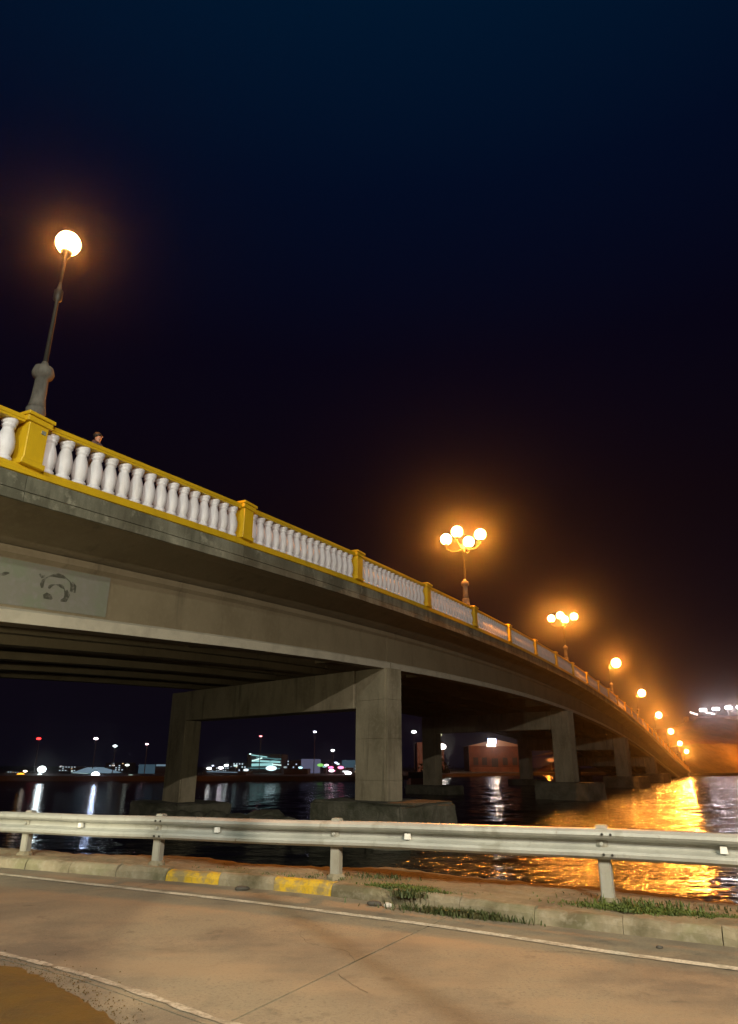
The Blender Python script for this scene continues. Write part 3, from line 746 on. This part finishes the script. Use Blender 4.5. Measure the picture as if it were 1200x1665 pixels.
lamp_spot(at(541, 1220, 165), .40, (.95, .97, 1), 8, 'white mast light beside the near bridge column, lower than the bluish one')
lamp_spot(at(407, 1226, 165), .22, (.7, 1, 1), 3, 'faint light at the left top of the pale terraced building')
t = lamp_spot(at(68, 1251, 146), .80, (.9, 1, 1), 5, 'big white quay floodlight, upper of the close pair at the left', flat=.8, nm='floodlight', cat='floodlight')
light('bulb', at(68, 1251, 145.0), 200, (.75, .9, 1), .4)
lamp_spot(at(64, 1262, 141), .62, (.9, 1, 1), 4, 'white quay floodlight, lower of the close pair at the left', flat=.7, nm='floodlight', cat='floodlight')
t = lamp_spot(at(155, 1261, 138), .80, (.95, 1, 1), 5, 'big square white floodlight with blue halo, alone at the water edge', flat=.85, nm='floodlight', cat='floodlight')
light('bulb', at(155, 1260, 137.0), 320, (.45, .6, 1), .4)
lamp_spot(at(33, 1262, 140), .85, (1, .42, .03), 2.6, 'orange quay lamp at the water edge left of the white pair', flat=.7, nm='floodlight', cat='floodlight')
lamp_spot(at(41, 1254, 150), .40, (1, .85, .7), 5, 'small white lamp just above the orange quay lamp', nm='floodlight', cat='floodlight')
lamp_spot(at(4, 1269, 132), .60, (.75, .85, 1), 3, 'bluish lamp low at the left edge of the town', nm='floodlight', cat='floodlight')
lamp_spot(at(207, 1244, 160), .50, (.8, .9, .8), 2.2, 'dim greenish white lamp over the bluish shed', nm='floodlight', cat='floodlight')
lamp_spot(at(212, 1263, 140), .85, (.6, .8, .65), 1.0, 'dim wide greenish lamp at the water by the bluish shed', nm='floodlight', cat='floodlight')
for x, y, r, c, s, lb in ((340, 1249.5, .52, (1, 1, 1), 9, 'white street light just right of the far bridge column'), (359, 1248.5, .55, (1, .9, 1), 9, 'second white street light right of the far bridge column'),
                    (368, 1244.5, .50, (.9, 1, 1), 7, 'third street light right of the far column, highest of the three'), (383, 1245, .5, (.5, .7, .7), 1.2, 'dim street light left of the pale terraced building'),
                    (400, 1252, .6, (.75, .9, .95), 1.6, 'soft lamp at the left foot of the pale terraced building'), (441, 1249, 1.25, (.7, .95, 1), 1.5, 'large soft white lamp at the foot of the pale terraced building'),
                    (475, 1252.5, .8, (.6, .75, .9), 1.0, 'faint bluish lamp right of the pale terraced building'), (521, 1244, .75, (.35, .9, .2), .8, 'green lamp beside the row of pink lights'),
                    (531, 1244, .45, (1, .8, .9), 4, 'whitish pink lamp next to the green one'), (538, 1248, .6, (1, .15, .35), 3, 'hot pink lamp, left of its row'),
                    (539, 1253, .6, (1, .8, .95), 6, 'white lamp under the hot pink ones'), (554, 1248, .7, (1, .25, .45), 2.4, 'hot pink lamp, right of its row'),
                    (566, 1257, .75, (1, .95, 1), 6, 'bright white lamp at the foot of the near bridge column'), (345, 1261, .7, (.55, .65, .8), .9, 'dim lamp low by the water right of the far column')):
    lamp_spot(at(x, y, 165), r, c, s, lb, nm='street_light', cat='street light')
TL = random.Random(12); SH = []
for k in range(38):
    grp = k % 3
    x = TL.uniform(334, 400) if grp == 0 else TL.uniform(400, 500) if grp == 1 else TL.uniform(500, 575)
    if k > 28: x = TL.uniform(84, 268)
    y = TL.uniform(1239, 1261); Yd = TL.uniform(168, 215)
    c_ = TL.choice([(.6, .8, 1), (.8, 1, 1), (1, .9, .8), (.45, .85, .9), (.7, .75, 1)]); b_ = TL.choice([.4, .7, 1.2, 2.5])
    rg_ = 'left of the far bridge column' if x < 300 else 'just right of the far bridge column' if x < 400 else 'round the pale terraced building' if x < 500 else 'beside the near bridge column'
    cn_ = {.6: 'blue', .8: 'cyan', 1: 'warm', .45: 'teal', .7: 'violet'}[c_[0]]
    SH.append((rg_, cn_, x, y, Yd, TL.uniform(.22, .5), c_, b_))
ORD = ['leftmost', 'second', 'third', 'fourth', 'fifth', 'sixth', 'seventh']
for k_ in sorted({(a[0], a[1]) for a in SH}):
    mem = sorted([a for a in SH if (a[0], a[1]) == k_], key=lambda a: a[2])
    for n_, a in enumerate(mem):
        lb = f'tiny {k_[1]} light on the far shore {k_[0]}'
        if len(mem) > 1: lb = f'{ORD[n_]} tiny {k_[1]} light on the far shore {k_[0]}'
        lamp_spot(at(a[2], a[3], a[4]), a[5], a[6], a[7], lb, nm='shore_light', cat='light', group='small lights scattered along the far shore')
def house(name, px0, px1, py0, py1, Y, m, dep, label, cat='building', roof=None, wins=(), winmat=None, strips=()):
    a, b = at(px0, py0, Y), at(px1, py1, Y); z0 = -.72; cx = (a.x+b.x)/2; wd = abs(b.x-a.x); h = a.z - z0
    t = empty(name, (cx, Y, z0)); bm = bmesh.new(); box(bm, (0, dep/2, h/2), (wd, dep, h)); obj('wall', bm, m, t)
    if roof:
        bm = bmesh.new(); rh = roof[0]; P = [(-wd/2-.4, -.5, h+.02), (wd/2+.4, -.5, h+.02), (wd*roof[2], -.5, h+rh), (-wd/2-.4, dep+.5, h+.02), (wd/2+.4, dep+.5, h+.02), (wd*roof[2], dep+.5, h+rh)]
        v = [bm.verts.new(p) for p in P]
        for f in ((0, 1, 2), (5, 4, 3), (0, 2, 5, 3), (1, 4, 5, 2), (0, 3, 4, 1)): bm.faces.new([v[k] for k in f])
        bmesh.ops.recalc_face_normals(bm, faces=bm.faces[:]); obj('roof', bm, roof[1], t)
    for (fx, fz, fw, fh, em) in wins:
        bm = bmesh.new(); box(bm, (-wd/2 + wd*fx, -.04, h*fz), (wd*fw, .10, h*fh)); obj('window', bm, em, t)
    for (fx, fz, fw, fh, em, tilt) in strips:
        bm = bmesh.new(); box(bm, (0, 0, 0), (wd*fw, .5, h*fh)); bmesh.ops.rotate(bm, verts=bm.verts, matrix=Matrix.Rotation(tilt, 3, 'Y'))
        bmesh.ops.translate(bm, verts=bm.verts, vec=(-wd/2 + wd*fx, -.28, h*fz)); obj('terrace', bm, em, t)
    tag(t, label, cat); return t
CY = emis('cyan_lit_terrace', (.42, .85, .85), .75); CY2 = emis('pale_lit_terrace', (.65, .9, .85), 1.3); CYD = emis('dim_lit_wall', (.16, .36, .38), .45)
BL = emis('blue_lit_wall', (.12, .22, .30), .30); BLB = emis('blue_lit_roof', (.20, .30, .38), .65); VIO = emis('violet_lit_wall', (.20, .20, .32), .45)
WY = emis('warm_window', (1, .75, .45), 2.5); WW = emis('white_window', (.9, .95, 1), 2.0)
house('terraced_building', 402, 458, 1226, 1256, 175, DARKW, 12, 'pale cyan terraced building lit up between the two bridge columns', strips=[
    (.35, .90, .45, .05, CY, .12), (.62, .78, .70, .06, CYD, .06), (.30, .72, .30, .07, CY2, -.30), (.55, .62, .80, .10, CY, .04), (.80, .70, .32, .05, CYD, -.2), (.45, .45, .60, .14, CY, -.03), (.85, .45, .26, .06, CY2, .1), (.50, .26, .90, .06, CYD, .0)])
house('shed', 120, 172, 1257, 1268, 150, DARKW, 8, 'low shed with a glowing white eave left of the square floodlight', roof=(1.1, BLB, -.1), strips=[(.2, .96, .5, .12, CY2, .05), (.5, .5, .5, .3, CYD, -.35)])
house('shed', 72, 100, 1264, 1272, 140, DARKW, 6, 'low shed with one bright strip beside the lower floodlight', strips=[(.6, .6, .6, .16, CY2, .0)])
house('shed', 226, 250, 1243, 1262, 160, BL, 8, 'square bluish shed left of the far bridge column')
house('shed', 253, 276, 1242, 1262, 158, DARKW, 8, 'dark shed with pale roof edge partly behind the far column', strips=[(.5, .86, .8, .18, BLB, .0)])
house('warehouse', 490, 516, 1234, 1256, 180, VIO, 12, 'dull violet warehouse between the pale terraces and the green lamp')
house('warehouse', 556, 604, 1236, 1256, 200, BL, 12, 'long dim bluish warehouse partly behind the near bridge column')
house('shed', 330, 400, 1254, 1262, 150, DARKW, 8, 'long low dark shed under the row of street lights right of the far column', strips=[(.45, .8, .7, .2, BLB, .02)])
house('shed', 462, 500, 1250, 1258, 160, DARKW, 8, 'small dark shed right of the terraced building')
house('shed', 526, 574, 1248, 1262, 172, DARKW, 8, 'dark shed behind the row of pink lights', wins=[(.3, .5, .2, .2, emis('pink_window', (1, .2, .4), 1.4)), (.75, .4, .2, .2, WW)])

WS = emis('dim_lit_window', (.6, .75, .85), .9); WSW = emis('dim_warm_window', (.9, .6, .3), .8)
def grid(nx, nz, em, seed, fw=.06, fh=.12):
    r_ = random.Random(seed); return [((i+.5)/nx, (j+.6)/nz, fw, fh, em if r_.random() < .8 else WSW) for i in range(nx) for j in range(nz) if r_.random() < .62]
house('apartment_block', 286, 302, 1236, 1262, 205, DARKW, 10, 'dark block with a few lit windows hidden half behind the far bridge column', wins=grid(4, 4, WS, 1, .10, .10))
house('quay_building', 340, 372, 1247, 1258, 190, DARKW, 10, 'low quay building with a row of dim windows below the three street lights', wins=grid(9, 2, WS, 2, .05, .2))
house('quay_building', 374, 400, 1240, 1258, 200, DARKW, 10, 'taller quay building with dim windows left of the terraced building', wins=grid(6, 3, WS, 3, .07, .14))
house('apartment_block', 462, 488, 1236, 1258, 210, DARKW, 10, 'dark block with scattered windows between the terraced building and violet warehouse', wins=grid(6, 4, WS, 4, .07, .10))
house('apartment_block', 172, 200, 1240, 1262, 205, DARKW, 10, 'dark block with blue windows right of the square floodlight', wins=grid(6, 4, WS, 5, .07, .10))
house('quay_building', 8, 30, 1254, 1266, 160, DARKW, 10, 'low quay building with dim windows left of the orange quay lamp', wins=grid(6, 2, WS, 6, .07, .2))
house('quay_building', 96, 122, 1246, 1262, 190, DARKW, 10, 'quay building with pale windows behind the white floodlight pair', wins=grid(6, 3, WS, 7, .07, .14))
house('quay_building', 576, 596, 1243, 1258, 185, DARKW, 10, 'quay building with dim windows touching the near bridge column', wins=grid(5, 3, WS, 8, .08, .14))
# far bank seen under the bridge, right of the near column
house('corrugated_store', 678, 722, 1207, 1228, 232, PINK, 12, 'pinkish store with a bright lamp seen right of the near column')
lamp_spot(at(673, 1190, 220), .75, (1, .95, 1), 9, 'small white mast light under the bridge right of the near column', cat='mast light')
lamp_spot(at(714, 1195, 225), .9, (.75, .72, .40), 1.1, 'dull yellowish mast light above the pink store', cat='mast light', flat=.6)
lamp_spot(at(718, 1214, 222), 1.35, (1, .93, .85), 9, 'bright white lamp on the front of the pink store', nm='wall_lamp', cat='lamp', flat=.6)
light('bulb', at(717, 1212, 217), 500, (1, .8, .65), .3)
GAB = mat('gable_trim', (.42, .28, .20), .8)
house('gabled_hall', 762, 852, 1213, 1247, 250, mat('brown_red_wall', (.19, .075, .045), .9, noise=[(.4, 4, one, (.10, .04, .03), .4, .65, .8)]), 14,
      'reddish gabled hall with a bright sign, seen between two columns under the bridge', roof=(2.2, GAB, .02), wins=[(.12, .40, .09, .30, DARKW), (.28, .40, .09, .30, DARKW), (.66, .40, .09, .30, DARKW), (.84, .40, .09, .30, DARKW), (.47, .26, .12, .52, DARKW)])
# its sign
sp_ = at(800, 1208, 247); t = empty('lit_sign', (sp_.x, sp_.y, sp_.z - 2.6))
bm = bmesh.new(); box(bm, (0, 0, 3.2), (2.9, .3, 1.7)); obj('panel', bm, emis('sign_blue_white', (.62, .70, 1), 3.2), t)
bm = bmesh.new(); box(bm, (-.3, -.02, 1.85), (3.1, .34, .95)); obj('panel', bm, emis('sign_cream', (1, .85, .65), 3.0), t)
bm = bmesh.new(); tube(bm, [(0, .1, -.5), (0, .1, 4.0)], .08, 6); obj('pole', bm, LMET, t)
tag(t, 'small glowing white and blue sign on the gabled hall', 'sign'); light('bulb', sp_ + Vector((0, -5, -1)), 900, (1, .72, .5), .3)
bm = bmesh.new(); a, b = at(766, 1246, 238), at(862, 1246, 238); box(bm, ((a.x+b.x)/2, 238, -.4), (b.x-a.x, 1.2, 2.4)); tag(obj('low_wall', bm, PINK), 'long low pink wall at the water edge before the gabled hall', 'wall')
lamp_spot(at(896, 1236, 262), 1.3, (1, .35, .12), .45, 'faint orange lamp between columns farther under the bridge', nm='street_light', cat='street light')
light('bulb', at(890, 1232, 256), 900, SODIUM, .3)
# bushes and a dark boat-like hulk near the water
def shrub(p, r, label, seed):
    rnd = random.Random(seed); bm = bmesh.new()
    for k in range(420):
        v = Vector((rnd.gauss(0, .5), rnd.gauss(0, .5), rnd.gauss(0, .35)))*r; v.z = abs(v.z); a = Vector((rnd.uniform(-1, 1), rnd.uniform(-1, 1), rnd.uniform(-1, 1))).normalized()*r*.12; b = a.cross(Vector((0, .3, 1))).normalized()*r*.08
        vs_ = [bm.verts.new(v+q) for q in (-a, b, a, -b)]; bm.faces.new(vs_)
    t = empty('shrub', p); o = obj('foliage', bm, WEED, t); bm = bmesh.new(); tube(bm, [(0, 0, -.2), (0, 0, r*.6)], [.15, .08], 6); obj('stem', bm, DARKW, t)
    tag(t, label, 'shrub')
q = at(707, 1243, 200); shrub(Vector((q.x, q.y, -.7)), 4.0, 'round dark shrub on the far bank beneath the pink store', 3)
t = empty('barge', (at(678, 1270, 95).x, 95, WATER_Z))
bm = bmesh.new(); box(bm, (0, 0, .55), (3.0, 7, 1.6)); bmesh.ops.bevel(bm, geom=bm.edges[:], offset=.25, segments=2, affect='EDGES'); obj('hull', bm, mat('dark_red_hull', (.12, .02, .015), .6), t)
bm = bmesh.new(); box(bm, (0, .8, 1.7), (2.0, 2.4, .7)); obj('cabin', bm, DARKW, t)
tag(t, 'small dark red barge moored on the water right of the near column', 'boat')
# mud flat / low rocky bar right of the near pier
def bar(pts, z, label, m=ROCK, seed=1, nm='rocks'):
    rnd = random.Random(seed); bm = bmesh.new()
    for (x, y, rx, ry, rz) in pts:
        r = bmesh.ops.create_icosphere(bm, subdivisions=2, radius=1, matrix=Matrix.Translation((x, y, z)) @ Matrix.Diagonal((rx, ry, rz, 1)))
        for v in r['verts']: v.co += Vector((rnd.uniform(-1, 1)*rx, rnd.uniform(-1, 1)*ry, rnd.uniform(-1, 1)*rz))*.09
    return tag(obj(nm, bm, m), label, 'rocks', kind='stuff')
rr = random.Random(5); pts = []
c0 = O + D*BENT[1] + N*2.0
for k in range(70):
    t_ = rr.uniform(-3.6, 17.5); c = c0 + SK*t_ + Vector((rr.uniform(-2.2, 2.2), rr.uniform(-2.4, 1.6), 0)); pts.append((c.x, c.y, rr.uniform(.4, 1.1), rr.uniform(.4, 1.0), rr.uniform(.25, .75)))
bar(pts, -1.45, 'mossy boulders and rubble heaped round the footings of the nearest pier')

# ------------------------------------------------------------------ right: embankment, terraced hillside, floodlights
def slope(name, pts0, pts1, m, nx=40, ny=10, rough=.5, seed=2):
    rnd = random.Random(seed); bm = bmesh.new(); rows = []
    for j in range(ny+1):
        row = []
        for i in range(nx+1):
            t = i/nx*(len(pts0)-1); k = min(int(t), len(pts0)-2); f = t-k
            a = Vector(pts0[k]).lerp(Vector(pts0[k+1]), f); b = Vector(pts1[k]).lerp(Vector(pts1[k+1]), f)
            p = a.lerp(b, j/ny); p.z += rough*rnd.uniform(-1, 1)*(0 if j == 0 else 1); p.y += rough*rnd.uniform(-1, 1)
            row.append(bm.verts.new(p))
        rows.append(row)
    for j in range(ny):
        for i in range(nx): bm.faces.new((rows[j][i], rows[j][i+1], rows[j+1][i+1], rows[j+1][i]))
    bmesh.ops.recalc_face_normals(bm, faces=bm.faces[:])
    return tag(obj(name, bm, m, smooth=True), kind='structure')
slope('embankment', [(104, 241, -1.2), (150, 268.5, -1.2), (186, 293, -1.2), (260, 331, -1.2), (420, 401, -1.2)], [(112, 262, 8.6), (160, 296, 10.2), (200, 330, 11.2), (280, 372, 12), (440, 440, 12)], OCHRE, rough=.4)
slope('hillside', [(60, 262, -1), (112, 263, 8.2), (160, 297, 9.8), (200, 331, 10.8), (280, 373, 11.6), (440, 441, 11.5)], [(90, 335, 6), (146, 345, 19), (165, 350, 24), (215, 368, 26.5), (300, 410, 28), (460, 480, 28)], RED, rough=.7, ny=14)
slope('hilltop', [(90, 335, 6), (146, 345, 19), (165, 350, 24), (215, 368, 26.5), (300, 410, 28), (460, 480, 28)], [(110, 520, 6), (180, 520, 19), (210, 520, 24), (260, 520, 26.5), (340, 520, 28), (480, 560, 28)], RED, rough=.5, ny=5)
FL = emis('white_floodlight', (1, .93, .95), 9)
for k, (x, y, lb) in enumerate(((1143, 1154.5, 'leftmost of the row of white floodlights over the red hillside'), (1164, 1152.5, 'second floodlight from the left over the red hillside'),
                            (1184.5, 1150.5, 'third floodlight from the left over the red hillside'), (1203, 1150, 'floodlight at the right edge over the red hillside'))):
    p = at(x, y, 362); t = empty('floodlight', (p.x, p.y, p.z-6))
    bm = bmesh.new(); box(bm, (0, 0, 6), (3.7, .8, 1.35)); bmesh.ops.bevel(bm, geom=bm.edges[:], offset=.3, segments=2, affect='EDGES'); obj('lamp_head', bm, FL, t)
    bm = bmesh.new(); tube(bm, [(0, .5, -4), (0, .5, 6.4)], .25, 6); obj('pole', bm, LMET, t)
    tag(t, lb, 'floodlight', 'floodlights over the hillside')
    light('bulb', (p.x, p.y-3, p.z-.5), 3500, (1, .85, .9), .6)
for (x0, y0, x1, y1, lb) in ((1122, 1158, 1134, 1162, 'thin slanting strip light left of the floodlight row'), (1148, 1158.5, 1162, 1161, 'thin strip light under the floodlight row'), (1170, 1191, 1182, 1193.5, 'lone white strip light halfway down the red hillside')):
    Yk = 345 if y0 < 1180 else 318
    a, b = at(x0, y0, Yk), at(x1, y1, Yk); bm = bmesh.new(); tube(bm, [a, b], .32, 6); tag(obj('strip_light', bm, emis('strip', (1, .85, .8), 4)), lb, 'light')
bm = bmesh.new(); a, b = at(1118, 1172, 352), at(1330, 1160, 352)
box(bm, ((a.x+b.x)/2, 353, b.z - 5.5), (b.x-a.x, 6, 7.5)); tag(obj('terrace_wall', bm, mat('pale_terrace_plaster', (.32, .24, .24), .9, noise=[(.3, 5, one, (.15, .1, .1), .4, .6, .8)])), 'long pale terrace wall under the floodlights on the hillside', 'wall')
for x, y_, lb in ((1225, 1180, 'orange street lamp on the bank road at the right edge'), (1270, 1185, 'orange street lamp on the bank road farther right')):
    p = at(x, y_, 268); t = lamp_spot(p, .6, (1, .6, .3), 9, lb, nm='street_light', cat='street light'); light('bulb', p + Vector((0, -1.5, -.6)), 20000, SODIUM, .3)

# ------------------------------------------------------------------ unseen street lamps beside and behind the camera, and two added lamps
def near_lamp(loc, toward, h, power, c, label, spot=150, blend=.4, aimz=0):
    t = empty('unseen_lamp', loc); bm = bmesh.new(); lathe(bm, [(.16, 0), (.16, .4), (.09, .5), (.06, h)], 10); obj('pole', bm, METAL, t, True)
    d = (Vector(toward) - Vector(loc)); d.z = 0; d.normalize()
    bm = bmesh.new(); tube(bm, [(0, 0, h-.1), tuple(d*.6 + Vector((0, 0, h+.2))), tuple(d*1.6 + Vector((0, 0, h+.3)))], .045, 8); obj('arm', bm, METAL, t)
    rz = math.atan2(d.y, d.x); bm = bmesh.new(); box(bm, d*1.9 + Vector((0, 0, h+.32)), (.75, .28, .12), rz); bmesh.ops.bevel(bm, geom=bm.edges[:], offset=.03, segments=2, affect='EDGES'); obj('lamp_head', bm, LMET, t)
    bm = bmesh.new(); box(bm, d*1.9 + Vector((0, 0, h+.245)), (.5, .2, .02), rz); obj('lens', bm, emis('lamp_lens', c, 20), t)
    tag(t, label, 'street lamp')
    lo = Vector(loc) + d*1.9 + Vector((0, 0, h+.18)); light('bulb', lo, power, c, .12, None, spot, toward, blend)
near_lamp(Vector((-9.2, 1.2, 0)), (-3, 34, 4.0), 2.7, P_COOL*.58, (1, .90, .62), 'added low floodlight, out of view on a short pole, turned up under the bridge', 66, .5)  # added to brighten the cap beams and columns under the deck
near_lamp(cu(.5, 14.0)[0], (-6, 16, 3), 9.5, P_COOL*.50, (.93, 1, .86), 'tall street lamp with cool white light beside the near road', 165)
near_lamp(Vector((6, -7, 0)), (2.2, 5.5, 0), 8.8, P_WARM*1.05, (1, .84, .57), 'tall street lamp with warm light beside the near road behind the viewpoint', 29, .10)
near_lamp(Vector((14, -26, 0)), (0, 40, 8.0), 15, P_COOL*5.6, (1, .90, .76), 'added very tall mast lamp, unseen far behind the viewpoint, shining along the bridge', 70, .4)  # added so the balustrade stays bright far along the bridge

# ------------------------------------------------------------------ haze
if HAZE > 0:
    bm = bmesh.new(); box(bm, (100, 340, 17.5), (1450, 880, 42)); hz = obj('haze', bm, [])
    m = bpy.data.materials.new('night_haze'); m.use_nodes = True; n = m.node_tree; n.nodes.clear()
    o = n.nodes.new('ShaderNodeOutputMaterial'); v = n.nodes.new('ShaderNodeVolumePrincipled'); v.inputs['Density'].default_value = HAZE; v.inputs['Color'].default_value = (.9, .9, .9, 1)
    v.inputs['Anisotropy'].default_value = .975; n.links.new(v.outputs[0], o.inputs['Volume']); hz.data.materials.append(m)
    tag(hz, kind='stuff'); hz['label'] = 'thin night haze over the water and bridge'; hz['category'] = 'haze'
